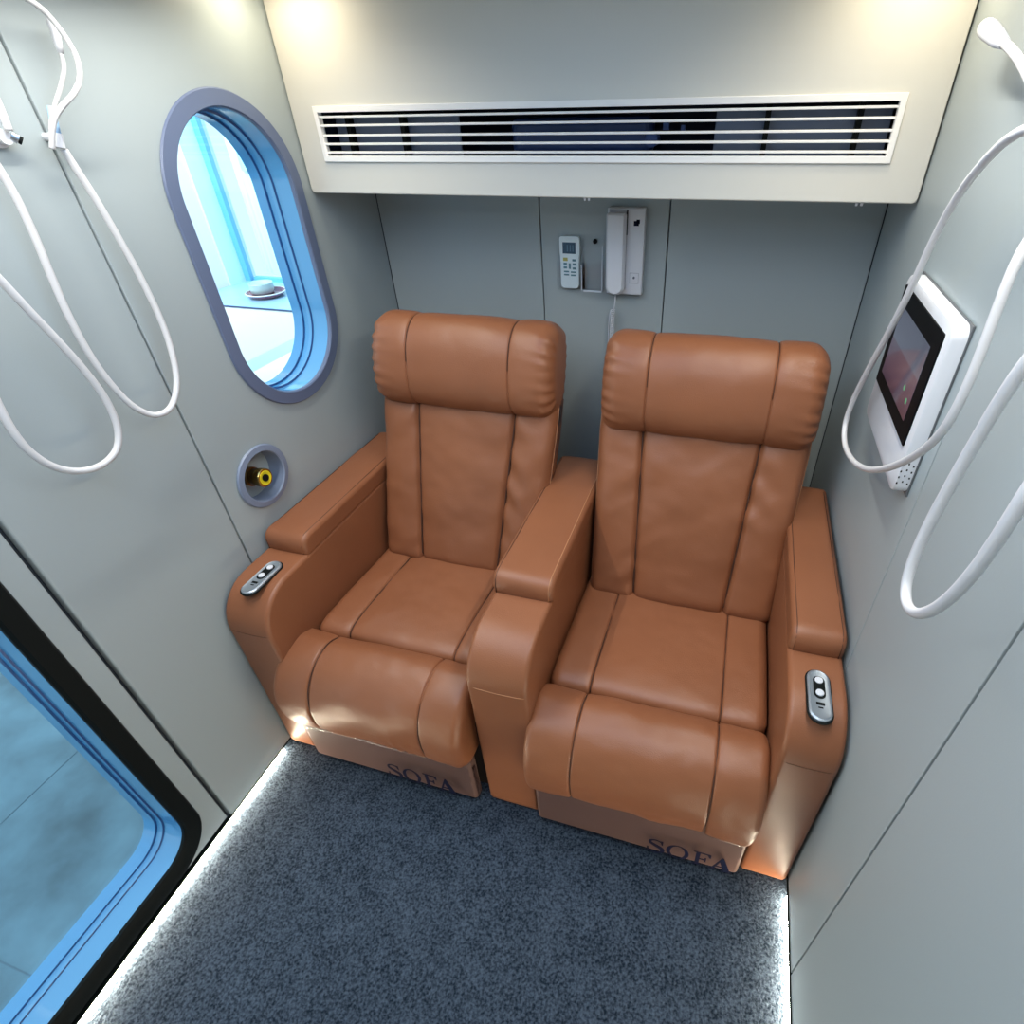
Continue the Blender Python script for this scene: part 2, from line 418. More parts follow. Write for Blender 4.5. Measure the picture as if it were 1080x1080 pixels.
# duct cavity behind the slats
bm = bmesh.new()
X0, X1, Y0, Y1, Z0, Z1 = .07, 1.575, SY + .021, -.09, 1.645, 1.79
for a in ((X0, X1, Y1, Y1 + .01, Z0, Z1), (X0, X1, Y0, Y1, Z1, Z1 + .006), (X0, X1, Y0, Y1, Z0 - .006, Z0), (X0 - .006, X0, Y0, Y1, Z0, Z1), (X1, X1 + .006, Y0, Y1, Z0, Z1)):
    box(bm, *a)
obj('duct_box', bm, DARKIN, vent)
for a, b in ((.10, .485), (1.165, 1.555)):
    obj('filter_panel', bx(a, b, SY + .055, SY + .062, 1.652, 1.763, bev=.002), SLATE, vent)
for x in (.155, .325, 1.285, 1.485):
    obj('divider', bx(x - .006, x + .006, SY + .030, SY + .054, 1.650, 1.770), BLACK, vent)
bm = bmesh.new(); box(bm, .60, 1.0, -.20, -.14, 1.66, 1.75, bev=.02); lathe(bm, [(0, .016), (.05, .016)], (1.01, -.23, 1.70), (0, -1, 0)); box(bm, 1.035, 1.05, -.26, -.25, 1.72, 1.742); box(bm, 1.08, 1.09, -.26, -.25, 1.715, 1.73)
obj('fan_unit', bm, mat('fan_blue', (0.03, 0.06, 0.18), .4), vent)

for i, x in enumerate((0.851, 1.525)):
    bm = bmesh.new(); box(bm, x - .010, x + .010, -.322, -.312, SZ - .0015, SZ + .0008); lathe(bm, [(0, .0035), (.007, .003)], (x - .005, -.318, SZ - .001), (0, 0, -1), 10); lathe(bm, [(0, .0035), (.007, .003)], (x + .006, -.318, SZ - .001), (0, 0, -1), 10)
    tag(obj('clip', bm, WHITEP), ['small white clip under the soffit edge above the wall phone', 'small white clip under the soffit edge near the right wall'][i], 'clip')

# ---- LED strips along the floor
for i, x in enumerate((0.0, W)):
    s = 1 if i == 0 else -1
    t = thing('led_strip', (x, -1.5, 0), ['glowing floor light strip along the left wall below the door', 'glowing floor light strip along the right wall beside the sofa'][i], 'light strip')
    a, b = sorted((x - s * .009, x + s * .0052))
    bm = bmesh.new(); box(bm, a, b, YF + .01, -.02, .0072, .0080); box(bm, *sorted((x - s * .009, x - s * .0075)), YF + .01, -.02, -.0075, .0072)  # black lip added to block upward LED light and leave a dark line
    obj('light_channel', bm, BLACK, t)
    a, b = sorted((x - s * .006, x + s * .0045))
    obj('diffuser', bx(a, b, YF + .01, -1.21, -.0070, .0070), LED, t)

# =================================================================== SOFA
sofa = thing('recliner_sofa', (0.83, -0.7, 0), 'tan brown leather two-seat recliner sofa against the back wall, with three armrests', 'sofa')
ARM_F, ARM_B, ARM_Z = -1.178, -0.25, 0.70
armprof = round_poly([(ARM_F, 0.0), (ARM_F, ARM_Z), (ARM_B, ARM_Z), (ARM_B, 0.0)], [.006, .125, .03, .006], 14)
armprof = [tuple(v) for v in resample(armprof, 150)]
def tube_obj(name, pts, r, m, parent, n=6):
    bm = bmesh.new(); tube(bm, pts, r, n); return obj(name, bm, m, parent, smooth=True)
def arm_line(x, off=0.0, y1=-0.95, z0=.05):
    arc = [(ARM_F - off, z0), (ARM_F - off, ARM_Z - .125)]
    c = (ARM_F + .125, ARM_Z - .125)
    for k in range(1, 13):
        a = math.pi - math.pi / 2 * k / 12
        arc.append((c[0] + math.cos(a) * (.125 + off), c[1] + math.sin(a) * (.125 + off)))
    arc.append((y1, ARM_Z + off))
    return [Vector((x, p[0], p[1])) for p in arc]
ARMS = [(0.008, 0.155), (0.752, 0.918), (1.517, 1.643)]
for k, (a, b) in enumerate(ARMS):
    ar = roll('armrest', armprof, a, b, LEATHER, sofa, rnd=.013, nz=.0006, nxs=12)
    zs = .575
    lp = arm_line(a + .016, -.0005, z0=zs)[0:]; tube_obj('stitching', lp, .0008, THREADM, ar)
    tube_obj('stitching', arm_line(b - .016, -.0005, z0=zs), .0008, THREADM, ar)
    tube_obj('stitching', [Vector((a + .008 + (b - a - .016) * t / 8, ARM_F - .0003 + (.002 if t in (0, 8) else 0), zs - .004 * math.sin(math.pi * t / 8))) for t in range(9)], .0010, THREADL if k == 1 else THREADM, ar)
    pz = .758
    padp = round_poly([(-.958, .690), (-.958, pz), (-.30, pz), (-.30, .690)], [.012, .036, .02, .01], 9)
    padp = [tuple(v) for v in resample(padp, 110)]
    e = .004 if k == 1 else 0
    pad = roll('armrest_pad', padp, a - e, b + e, LEATHER, sofa, rnd=.014, nz=.001, nxs=14, puff=.003)
    def padline(x):
        pts = []
        for t in range(10):
            an = math.pi - math.pi / 2 * t / 9
            pts.append(Vector((x, -.958 + .036 + math.cos(an) * .0375, pz - .036 + math.sin(an) * .0375)))
        return [Vector((x, -.9595, .700))] + pts + [Vector((x, -.6, pz + .002)), Vector((x, -.33, pz + .0015))]
    for x in (a - e + .012, b + e - .012): tube_obj('stitching', padline(x), .0010, THREADL if (k == 1 and x > .85) else THREAD, pad)

def control(cx, cy):
    t = struct  # unused
    z = ARM_Z + .0005
    bm = bmesh.new()
    cap = lambda r, hh, zz, dy=0: [(cx + u, cy + dy + v, zz) for u, v in [(p[0], p[1]) for p in stadium(0, 0, r, hh, 48)]]
    loft(bm, [cap(.0275, .0715, z - .001), cap(.0275, .0715, z + .002), cap(.0255, .0695, z + .003)], True, True)
    base = obj('control_panel', bm, BLACK, sofa)
    bm = bmesh.new(); loft(bm, [cap(.0245, .068, z + .002), cap(.024, .0675, z + .007), cap(.020, .0635, z + .0095), cap(.018, .061, z + .0085)], True, True)
    fp = obj('control_plate', bm, PIPE, base, auto=35)
    fp['label'] = 'silver control plate'
    bm = bmesh.new(); loft(bm, [cap(.0125, .030, z + .007, .018), cap(.0125, .030, z + .0098, .018)], True, True)
    obj('button_surround', bm, BLACK, base)
    for dy in (.036, .002):
        bm = bmesh.new(); lathe(bm, [(0, .0088), (.0035, .0088), (.0045, .0072)], (cx, cy + dy, z + .0088), (0, 0, 1), 20)
        lathe(bm, [(0, .002), (.0053, .002)], (cx + .003, cy + dy, z + .0088), (0, 0, 1), 10)
        obj('button', bm, WHITEP, base)
    bm = bmesh.new(); box(bm, cx - .009, cx + .009, cy - .029, cy - .022, z + .008, z + .0092); box(bm, cx - .005, cx + .005, cy - .037, cy - .034, z + .008, z + .0092)
    obj('charging_port', bm, BLACK, base)
control(0.094, -1.078); control(1.580, -1.080)

def seat_unit(cx, hw, fold, dx, ex):
    x0, x1 = cx - hw, cx + hw
    sm = (cx - .176, cx + .176)
    fm = (cx + dx - .176, cx + dx + .176)
    # seat cushion
    sp = spline([(-.56, .455), (-.70, .468), (-.86, .478), (-.97, .482), (-1.018, .474), (-1.034, .452), (-1.03, .40), (-.98, .36), (-.7, .35), (-.55, .37), (-.535, .41)], 10, True)
    sp = [tuple(v) for v in resample(sp, 130)]
    seat = roll('seat_cushion', sp, x0 + .002, x1 - .002, LEATHER, sofa, seams=sm, rnd=.035, groove=.004, gw=.003, puff=.006, nz=.0022)
    # footrest
    def fwr(x, d, t, p):
        return fold * .0035 * math.sin((x - cx) * 190 + p.y * 6) * math.exp(-((x - cx - .07) / .05) ** 2) * math.exp(-((p.y - .29) / .06) ** 2) * (1 if p.x < -1.15 else 0)
    fp = spline([(-1.045, .455), (-1.052, .472), (-1.10, .492), (-1.165, .476), (-1.212, .435), (-1.237, .375), (-1.239, .31), (-1.226, .255), (-1.198, .226), (-1.15, .218), (-1.08, .22), (-1.045, .23), (-1.040, .33)], 10, True)
    fp = [tuple(v) for v in resample(fp, 150)]
    foot = roll('footrest', fp, x0 + dx - ex, x1 + dx + ex * .4, LEATHER, sofa, seams=fm, rnd=.028, groove=.0045, gw=.003, puff=.004, nz=.0030, wr=fwr, endpow=2.5)
    for s, part, P in [(q, seat, sp) for q in sm] + [(q, foot, fp) for q in fm]:
        if True:
            c = Vector((sum(p[0] for p in P) / len(P), sum(p[1] for p in P) / len(P)))
            pts = []
            for i, p in enumerate(P):
                q = Vector(p)
                keep = (q.y > .452 and q.x < -.6) if part is seat else (q.x < -1.05 and q.y > .20 and not (q.y < .25 and q.x > -1.2))
                if keep:
                    a = Vector(P[(i + 1) % len(P)]) - Vector(P[i - 1]); nn = Vector((a.y, -a.x)).normalized()
                    if nn.dot(q - c) < 0: nn = -nn
                    q2 = q - nn * .0030; pts.append(Vector((s, q2.x, q2.y)))
            # longest run in order
            best = []; cur = []
            for p in pts:
                if cur and (p - cur[-1]).length > .03: best = max(best, cur, key=len); cur = []
                cur.append(p)
            best = max(best, cur, key=len)
            if len(best) > 3: tube_obj('stitching', best, .0016, THREAD, part)
    # kick panel with film and print
    kp = [tuple(v) for v in resample(round_poly([(-1.200, .010), (-1.202, .225), (-1.16, .225), (-1.16, .010)], [.02, .006, .006, .006], 6), 70)]
    kick = roll('kick_panel', kp, x0 + dx + .004, x1 + dx - .004, KICK, sofa, rnd=.012, nz=.0, nxs=30)
    kick['label'] = 'dark brown lower front panel wrapped in clear plastic film'
    def wwr(x, d, t, p):
        v = Vector((x * 7, p.y * 18, p.x * 9))
        return .0025 + .0030 * (noise.noise(v * 1.3) + .5 * noise.noise(v * 4.1)) * (1 if p.y > .1 else .5) 
    kp2 = [tuple(v) for v in resample(round_poly([(-1.203, .006), (-1.205, .205), (-1.17, .205), (-1.17, .006)], [.03, .010, .006, .006], 8), 90)]
    film = roll('plastic_film', kp2, x0 + dx + .001, x1 + dx - .001, WRAP, kick, rnd=.030, nz=0, nxs=70, wr=wwr)
    film['label'] = 'clear wrinkled plastic film'
    return seat, foot, kick

def letters(x, z, h, y, parent):
    """the word SOFA in a seriffed face, printed on the film"""
    def poly(pts): return [[(x + a * h, z + b * h) for a, b in pts]]
    outs = []
    # S as a stroked spine with varying width
    sp = spline([(.55, .74, 0), (.50, .90, 0), (.30, .97, 0), (.12, .88, 0), (.12, .70, 0), (.32, .55, 0), (.54, .40, 0), (.58, .20, 0), (.42, .04, 0), (.18, .03, 0), (.06, .14, 0), (.03, .30, 0)], 5)
    n = len(sp); L, R = [], []
    for i, p in enumerate(sp):
        t = (sp[min(i + 1, n - 1)] - sp[max(i - 1, 0)]).normalized(); q = Vector((-t.y, t.x, 0))
        w = .03 + .065 * math.exp(-((i / n - .5) / .2) ** 2)
        L.append((p.x + q.x * w, p.y + q.y * w)); R.append((p.x - q.x * w, p.y - q.y * w))
    outs.append(poly(L + R[::-1]))
    outs.append(poly([(.50, .98), (.58, .98), (.58, .68), (.54, .68)])); outs.append(poly([(.0, .02), (.05, .02), (.06, .34), (.0, .34)]))
    e = lambda cx, a, b: [(cx + a * math.cos(2 * math.pi * k / 36), .5 + b * math.sin(2 * math.pi * k / 36)) for k in range(36)]
    outs.append(poly(e(1.14, .42, .50)) + poly(e(1.14, .27, .455)))
    F = [(1.70, 0), (2.05, 0), (2.05, .05), (1.95, .07), (1.95, .46), (2.10, .46), (2.15, .36), (2.19, .36), (2.19, .66), (2.15, .66), (2.10, .54), (1.95, .54), (1.95, .93), (2.20, .93), (2.30, .74), (2.34, .74), (2.33, 1.0), (1.70, 1.0), (1.70, .95), (1.80, .93), (1.80, .07), (1.70, .05)]
    outs.append(poly(F))
    A = [(2.32, 0), (2.58, 0), (2.58, .05), (2.50, .06), (2.56, .26), (2.80, .26), (2.87, .07), (2.78, .05), (2.78, 0), (3.18, 0), (3.18, .05), (3.10, .07), (2.78, 1.02), (2.72, 1.02), (2.41, .07), (2.32, .05)]
    outs.append(poly(A) + poly([(2.585, .33), (2.775, .33), (2.68, .66)]))
    mes = []
    bm = bmesh.new()
    for o_ in outs:
        me = plate('l', o_, .0006, INK); 
        for v in me.vertices: v.co = (v.co.x, y - v.co.z, v.co.y)
        bm.from_mesh(me); bpy.data.meshes.remove(me)
    o = obj('printed_word', bm, INK, parent); o['label'] = 'navy printed word SOFA'
    return o

def backrest(cx):
    H = 46
    base = Vector((0, -.655, .445)); top = Vector((0, -.405, 1.02)); d = (top - base); Lh = d.length; d.normalize()
    nrm = Vector((0, -d.z, d.y))                       # points to the sitter and up
    if nrm.y > 0: nrm = -nrm
    loops = []
    for j in range(H + 1):
        v = j / H
        v = .5 - .5 * math.cos(math.pi * v) if False else v
        s = v * Lh
        hw = .288 + .024 * min(1, v * 1.15)
        cr = .142 + .036 * v                       # crease half distance
        us = []
        for a, b, k in ((-hw, -cr, 22), (-cr, cr, 36), (cr, hw, 22)):
            for i in range(k):
                t = i / k; t = .5 - .5 * math.cos(math.pi * t); us.append(a + (b - a) * t)
        us.append(hw)
        er = .045
        dt = min(s, Lh - s)
        vdrop = er - math.sqrt(max(0, er * er - max(0, er - dt) ** 2)) if dt < er else 0
        lp = []
        for u in us:
            de = hw - abs(u); r = .030
            drop = r - math.sqrt(max(0, r * r - max(0, r - de) ** 2)) if de < r else 0
            pn = 1 - (2 * (abs(u) - cr) / (hw - cr) - 1) ** 2 if abs(u) > cr else 1 - (u / cr) ** 4
            h = .012 + .016 * pn * math.sin(math.pi * min(1, max(0, v * .94 + .03))) ** .5 - drop - vdrop
            h -= .013 * math.exp(-((abs(u) - cr) / .007) ** 2) * min(1, (1 - v) * 14 + .3)
            q = Vector((u * 5 + cx * 3, s * 7, 0))
            h += .0060 * noise.noise(q * 1.5) + .0020 * noise.noise(q * 4)
            # little pulls running away from the creases
            if abs(u) > cr: h += .0085 * math.sin(s * 60 + (abs(u) - cr) * 55) * math.exp(-(abs(u) - cr) / .05) * max(0, noise.noise(Vector((s * 6, u * 2, cx * 5))) + .25)
            sag = .0
            lp.append(Vector((cx + u, 0, 0)) + base + d * s + nrm * (h + sag))
        for a, b in ((hw, -.02), (hw - .004, -.08), (hw - .02, -.105), (0, -.115), (-hw + .02, -.105), (-hw + .004, -.08), (-hw, -.02)):
            lp.append(Vector((cx + a, 0, 0)) + base + d * s + nrm * b)
        loops.append(lp)
    bm = bmesh.new(); loft(bm, loops, True, True)
    b = obj('backrest', bm, LEATHER, sofa, smooth=True)
    # seams set in the creases, side welts
    for sgn in (-1, 1):
        pts = []
        for j in range(2, 44):
            v = j / 46; cr = .142 + .036 * v
            h = .0035 if v < .93 else .004
            pts.append(Vector((cx + sgn * cr, 0, 0)) + base + d * (v * Lh) + nrm * (h - .002 if v > .06 else -.012))
        tube_obj('stitching', pts, .0024, THREAD, b)
        pts = []
        for j in range(3, 45):
            v = j / 46; hw = .288 + .024 * min(1, v * 1.15)
            pts.append(Vector((cx + sgn * (hw + .0006), 0, 0)) + base + d * (v * Lh) + nrm * (-.018))
        tube_obj('stitching', pts, .0012, THREADL, b)
    return b

def headrest(cx, seed, dz=0):
    hw = .311
    ang = math.atan2(.25, .575)                     # recline
    prof = []
    for k in range(120):
        a = 2 * math.pi * k / 120
        ca, sa = math.cos(a), math.sin(a)
        e = 2 / 2.5
        u = -abs(ca) ** e * math.copysign(1, ca) * .108
        w = abs(sa) ** e * math.copysign(1, sa) * .145
        if u > 0: u *= .85
        y = -.365 + u * math.cos(ang * .7) + w * math.sin(ang * .7)
        z = 1.088 + dz + w * math.cos(ang * .7) - u * math.sin(ang * .7)
        prof.append((y, z))
    sm = (cx - .172, cx + .172)
    def wr(x, dd, t, p):
        k = math.exp(-max(0, dd - .006) / .026)
        vv = Vector((seed, p.y * 8, p.x * 8))
        return k * .0062 * math.sin(p.y * 165 + p.x * 30 + 3 * noise.noise(vv) + (x - cx) * 25) * (1 if dd > .003 else .4) + .002 * noise.noise(Vector((x * 6, p.y * 9, seed)))
    h = roll('headrest', prof, cx - hw, cx + hw, LEATHER, sofa, seams=sm, rnd=.055, groove=.0035, gw=.0028, puff=.006, wr=wr, nz=.0012, nxs=60, endpow=2.3)
    for s in sm:
        c = Vector((-.365, 1.088 + dz)); pts = []
        for p in prof + prof[:1]:
            q = Vector(p)
            if q.x < -.30 or q.y > 1.12:
                q2 = q - (q - c).normalized() * .0022; pts.append(Vector((s, q2.x, q2.y)))
        best = []; cur = []
        for p in pts:
            if cur and (p - cur[-1]).length > .03: best = max(best, cur, key=len); cur = []
            cur.append(p)
        best = max(best, cur, key=len)
        tube_obj('stitching', best, .0013, THREAD, h)
    return h

for i, (cx, hw, lx) in enumerate(((.4535, .2975, .437), (1.2175, .2985, 1.265))):
    seat, foot, kick = seat_unit(cx, hw, 1.3 if i == 0 else 0.25, -.024 if i == 0 else -.002, .004 if i == 0 else .010)
    letters(lx - (.003 if i == 0 else .010), .056, .074, -1.2185, kick)
    backrest(cx + (.012 if i == 0 else .014)); headrest(cx + (.014 if i == 0 else .019), i * 7.3, .008 if i == 0 else 0)
    obj('seat_base', bx(cx - hw + .01, cx + hw - .01, -1.14, -.3, .01, .34), mat('dark_base_fabric', (.02, .012, .01), .9), sofa)
    obj('back_panel', bx(cx - .27, cx + .27, -.42, -.27, .02, .62, bev=.02), LEATHER, sofa)

# =================================================================== WALL FITTINGS
# service port
port = thing('service_port', (0, -.868, .901), 'round blue-grey recessed port holding a brass fitting, below the oval window', 'port')
def cl(r, x, n=48): return [(x, -.868 + math.cos(2 * math.pi * k / n) * r, .901 + math.sin(2 * math.pi * k / n) * r) for k in range(n)]
bm = bmesh.new(); loft(bm, [cl(.092, -.002), cl(.096, .004), cl(.093, .009), cl(.077, .011), cl(.074, .008), cl(.073, -.045)])
obj('port_ring', bm, PORTM, port, auto=40)
bm = bmesh.new(); loft(bm, [cl(.0745, -.045), cl(.0745, -.05)], True, True); obj('port_back', bm, WALL, port)
O = (-.045, -.880, .900); AX = (1, .02, .06)
bm = bmesh.new(); lathe(bm, [(d * .72, r) for d, r in [(0, .024), (.012, .024), (.014, .029), (.030, .029), (.033, .022), (.038, .022), (.040, .026), (.058, .026), (.060, .022)]], O, AX, 32)
brass = obj('valve', bm, BRASSD, port, auto=40); brass['label'] = 'brass hose fitting with yellow ring'
bm = bmesh.new(); lathe(bm, [(d * .72, r) for d, r in [(.060, .021), (.064, .0275), (.088, .0275), (.091, .0255), (.091, .020), (.087, .019)]], O, AX, 32); obj('valve_collar', bm, BRASS, brass, auto=40)
bm = bmesh.new(); lathe(bm, [(d * .72, r) for d, r in [(.086, .0215), (.0925, .0215), (.093, .018), (.088, .010)]], O, AX, 32); obj('valve_ring', bm, YELL, brass, auto=40)['label'] = 'yellow ring'
bm = bmesh.new(); lathe(bm, [(d * .72, r) for d, r in [(.088, .0105), (.0945, .0105)]], O, AX, 24); obj('valve_bore', bm, BLACK, brass)

# remote control in acrylic holder
hold = thing('remote_holder', (.75, 0, 1.34), 'clear acrylic two-bay remote holder screwed to the back wall, its right bay empty', 'holder')
bm = bmesh.new(); box(bm, .668, .832, -.004, -.0005, 1.255, 1.428); box(bm, .668, .832, -.030, -.0045, 1.252, 1.256); box(bm, .668, .832, -.031, -.0285, 1.2565, 1.345)
for x in (.667, .760, .8305): box(bm, x, x + .0015, -.030, -.0045, 1.257, 1.40)
obj('acrylic_tray', bm, ACRYL, hold)
bm = bmesh.new(); box(bm, .762, .826, -.0335, -.0312, 1.252, 1.258, bev=.0008); box(bm, .7545, .7575, -.0335, -.0312, 1.258, 1.34); box(bm, .8265, .8290, -.0335, -.0312, 1.258, 1.40)
obj('acrylic_edge', bm, mat('acrylic_edge_white', (.55, .60, .66), .2), hold)
bm = bmesh.new(); lathe(bm, [(0, .0075), (.003, .0075), (.005, .004)], (.797, -.0045, 1.408), (0, -1, 0), 16); obj('screw', bm, BLACK, hold)['label'] = 'black screw'

rem = thing('remote_control', (.713, -.02, 1.34), 'pale blue-white air conditioner remote standing in the left bay of the clear holder', 'remote control')
RM = mat('remote_white', (.66, .76, .80), .4)
def rp(w, y): return [(.713 + a, y, 1.341 + b) for a, b in [tuple(v) for v in round_poly([(-w, -.081), (w, -.081), (w + .001, .02), (w + .003, .03), (w + .003, .083), (-w - .003, .083), (-w - .003, .03), (-w - .001, .02)], [.012, .012, .02, .02, .01, .01, .02, .02], 4)]]
bm = bmesh.new(); loft(bm, [rp(.031, -.007), rp(.0325, -.012), rp(.0325, -.022), rp(.031, -.0265)], True, True); obj('body', bm, RM, rem, auto=30)
obj('display', bx(.713 - .023, .713 + .022, -.0275, -.0262, 1.371, 1.406, bev=.0005), mat('lcd', (.035, .075, .12), .3), rem)
bm = bmesh.new()
for i, (a, b) in enumerate(((-.006, .002), (.004, .003), (.013, .002))): box(bm, .713 + a - .002, .713 + a + .002, -.0279, -.0274, 1.378, 1.398)
obj('display_segments', bm, mat('lcd_seg', (.09, .17, .24), .4), rem)
BT = mat('remote_button', (.10, .22, .27), .5); BG = mat('remote_button_gold', (.42, .40, .12), .5)
for i, (a, b, w, h) in enumerate(((-.014, .012, .008, .0055), (.016, .010, .006, .0035), (-.015, -.002, .006, .0035), (.017, -.003, .006, .0035), (.001, -.009, .0035, .009),
                                 (-.015, -.014, .006, .0035), (.017, -.016, .006, .0035), (-.011, -.027, .009, .0025), (.013, -.028, .009, .0025), (-.011, -.037, .009, .0025), (.013, -.038, .009, .0025))):
    obj('button', bx(.713 + a - w, .713 + a + w, -.0283, -.0264, 1.341 + b - h, 1.341 + b + h, bev=.0008, seg=2), BG if i == 0 else BT, rem)

# wall phone
ph = thing('wall_phone', (.90, 0, 1.38), 'white wall-mounted intercom phone with handset and coiled cord on the back wall', 'phone')
bm = bmesh.new(); box(bm, .843, .964, -.032, -.0005, 1.250, 1.512, bev=.005); base = obj('phone_base', bm, WHITEP, ph, auto=40)
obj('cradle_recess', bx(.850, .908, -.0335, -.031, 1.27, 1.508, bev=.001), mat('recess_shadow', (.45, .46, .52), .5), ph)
obj('hinge_gap', bx(.9065, .9095, -.036, -.0318, 1.435, 1.506), BLACK, base)
def hp(w, y, h0, h1): return [(.877 + a, y, b) for a, b in [tuple(v) for v in round_poly([(-w, h0), (w, h0), (w + .001, h1), (-w - .001, h1)], [.026, .026, .006, .006], 7)]]
bm = bmesh.new(); loft(bm, [hp(.028, -.0345, 1.258, 1.497), hp(.0305, -.044, 1.254, 1.500), hp(.0305, -.056, 1.254, 1.500), hp(.024, -.066, 1.260, 1.494)], True, True)
obj('handset', bm, WHITEP, ph, auto=30)
bm = bmesh.new(); lathe(bm, [(0, .004), (.004, .0035)], (.936, -.0315, 1.306), (0, -1, 0), 12)
obj('call_button', bm, mat('phone_grey', (.12, .13, .17), .5), ph)
bm = bmesh.new(); box(bm, .929, .945, -.0328, -.0315, 1.462, 1.476); box(bm, .937, .948, -.0328, -.0315, 1.468, 1.480); obj('phone_mark', bm, INK, ph)
bm = bmesh.new()
for a in ((.9215, .9515, 1.288, 1.2886), (.9215, .9515, 1.3205, 1.3211), (.9215, .9221, 1.288, 1.3211), (.9509, .9515, 1.288, 1.3211)): box(bm, a[0], a[1], -.0326, -.0318, a[2], a[3])
obj('door_outline', bm, mat('phone_grey', (.12, .13, .17)), ph)
bm = bmesh.new(); tube(bm, spline([(.878, -.048, 1.256), (.878, -.047, 1.235), (.873, -.040, 1.205), (.871, -.034, 1.195)], 5), .0022, 8)
pts = []
for k in range(30 * 14):
    t = k / (30 * 14); a = t * 30 * 2 * math.pi
    pts.append((.868 - .004 * t + .0072 * math.cos(a), -.034 + .0072 * math.sin(a), 1.198 - .20 * t))
tube(bm, pts, .0017, 5)
tube(bm, spline([(.866, -.034, 1.198), (.858, -.028, 1.19), (.852, -.022, 1.15), (.850, -.02, 1.05), (.850, -.02, .98)], 6), .0020, 7)
obj('coiled_cord', bm, WHITEP, ph, smooth=True)

# wall tablet on right wall
tb = thing('wall_tablet', (W, -.74, 1.31), 'white wall-mounted control tablet with dark touch screen on the right wall', 'tablet')
def tp(i, x, r=.024): return [(x, y, z) for y, z in rrect(-.925 + i, -.560 - i, 1.150 + i, 1.477 - i, r, 7)]
bm = bmesh.new(); loft(bm, [tp(.002, W - .0005), tp(0, W - .003), tp(0, W - .024, .024), tp(.002, W - .028, .023), tp(.006, W - .030, .02)], True, True)
tbody = obj('tablet_body', bm, WHITEP, tb, auto=30)
obj('tablet_backplate', bx(W - .004, W - .0002, -.9265, -.5585, 1.1485, 1.4795, bev=.001), mat('backplate_grey', (.10, .11, .12), .5), tb)
bm = bmesh.new(); loft(bm, [[(x, y, z) for y, z in rrect(-.902 + i, -.575 - i, 1.243 + i, 1.456 - i, .004, 3)] for i, x in ((0, W - .0298), (0, W - .0325), (.001, W - .033))], True, True)
obj('bezel', bm, BEZEL, tb)

def screen_mat():
    m = bpy.data.materials.new('touch_screen'); m.use_nodes = True
    nt = m.node_tree; b = nt.nodes['Principled BSDF']; b.inputs['Roughness'].default_value = .12
    b.inputs['Base Color'].default_value = (.01, .01, .012, 1)
    tc = nt.nodes.new('ShaderNodeTexCoord'); sp = nt.nodes.new('ShaderNodeSeparateXYZ')
    mr = nt.nodes.new('ShaderNodeMapRange'); mr.inputs[1].default_value = 1.275; mr.inputs[2].default_value = 1.42
    r = nt.nodes.new('ShaderNodeValToRGB'); cr = r.color_ramp
    cr.elements[0].position = 0; cr.elements[0].color = (.055, .03, .05, 1)  # purplish lower bands: the sofa's reflection painted into the emission colour
    cr.elements[1].position = 1; cr.elements[1].color = (.075, .085, .125, 1)
    e = cr.elements.new(.18); e.color = (.075, .045, .075, 1)
    e = cr.elements.new(.55); e.color = (.085, .065, .10, 1)
    e = cr.elements.new(.57); e.color = (.10, .115, .16, 1)
    nt.links.new(tc.outputs['Object'], sp.inputs[0]); nt.links.new(sp.outputs['Z'], mr.inputs[0]); nt.links.new(mr.outputs[0], r.inputs[0])
    nt.links.new(r.outputs[0], b.inputs['Emission Color']); b.inputs['Emission Strength'].default_value = .8
    return m
obj('display', bx(W - .0337, W - .0328, -.860, -.607, 1.275, 1.420), screen_mat(), tb)
for y, z in ((-.80, 1.318), (-.835, 1.305)):
    bm = bmesh.new(); lathe(bm, [(0, .006), (.0004, .006)], (W - .0337, y, z), (-1, 0, 0), 12)
    obj('screen_icon', bm, mat('icon_green', (.05, .15, .08), .5, emit=(.10, .28, .14), estr=.7), tb)
bm = bmesh.new()
for r0 in range(4):
    for c0 in range(3):
        box(bm, W - .028 + c0 * .009, W - .0255 + c0 * .009, -.9257, -.9247, 1.175 + r0 * .013 + (c0 % 2) * .004, 1.1785 + r0 * .013 + (c0 % 2) * .004)
obj('speaker_holes', bm, BLACK, tb)

# =================================================================== HOSES
L1 = [(0.03, -1.023, 1.725), (0.03, -1.017, 1.694), (0.03, -1.008, 1.658), (0.03, -0.998, 1.593), (0.035, -0.991, 1.492), (0.04, -0.985, 1.376), (0.05, -1.02, 1.263), (0.055, -1.066, 1.219), (0.05, -1.112, 1.212), (0.04, -1.142, 1.247), (0.035, -1.157, 1.312), (0.03, -1.166, 1.376), (0.03, -1.165, 1.461), (0.03, -1.155, 1.536), (0.03, -1.146, 1.607), (0.03, -1.140, 1.672), (0.03, -1.150, 1.745), (.03, -1.17, 1.83)]
L2 = [(.05, -1.30, 1.70), (.058, -1.27, 1.62), (0.06, -1.255, 1.55), (0.06, -1.239, 1.495), (0.06, -1.222, 1.438), (0.06, -1.205, 1.37), (0.06, -1.192, 1.305), (0.06, -1.199, 1.237), (0.06, -1.221, 1.201), (0.06, -1.252, 1.186), (0.06, -1.289, 1.187), (0.06, -1.322, 1.201), (0.06, -1.35, 1.231), (0.06, -1.367, 1.272), (0.06, -1.37, 1.319), (0.06, -1.364, 1.361), (.055, -1.35, 1.45), (.05, -1.33, 1.56)]
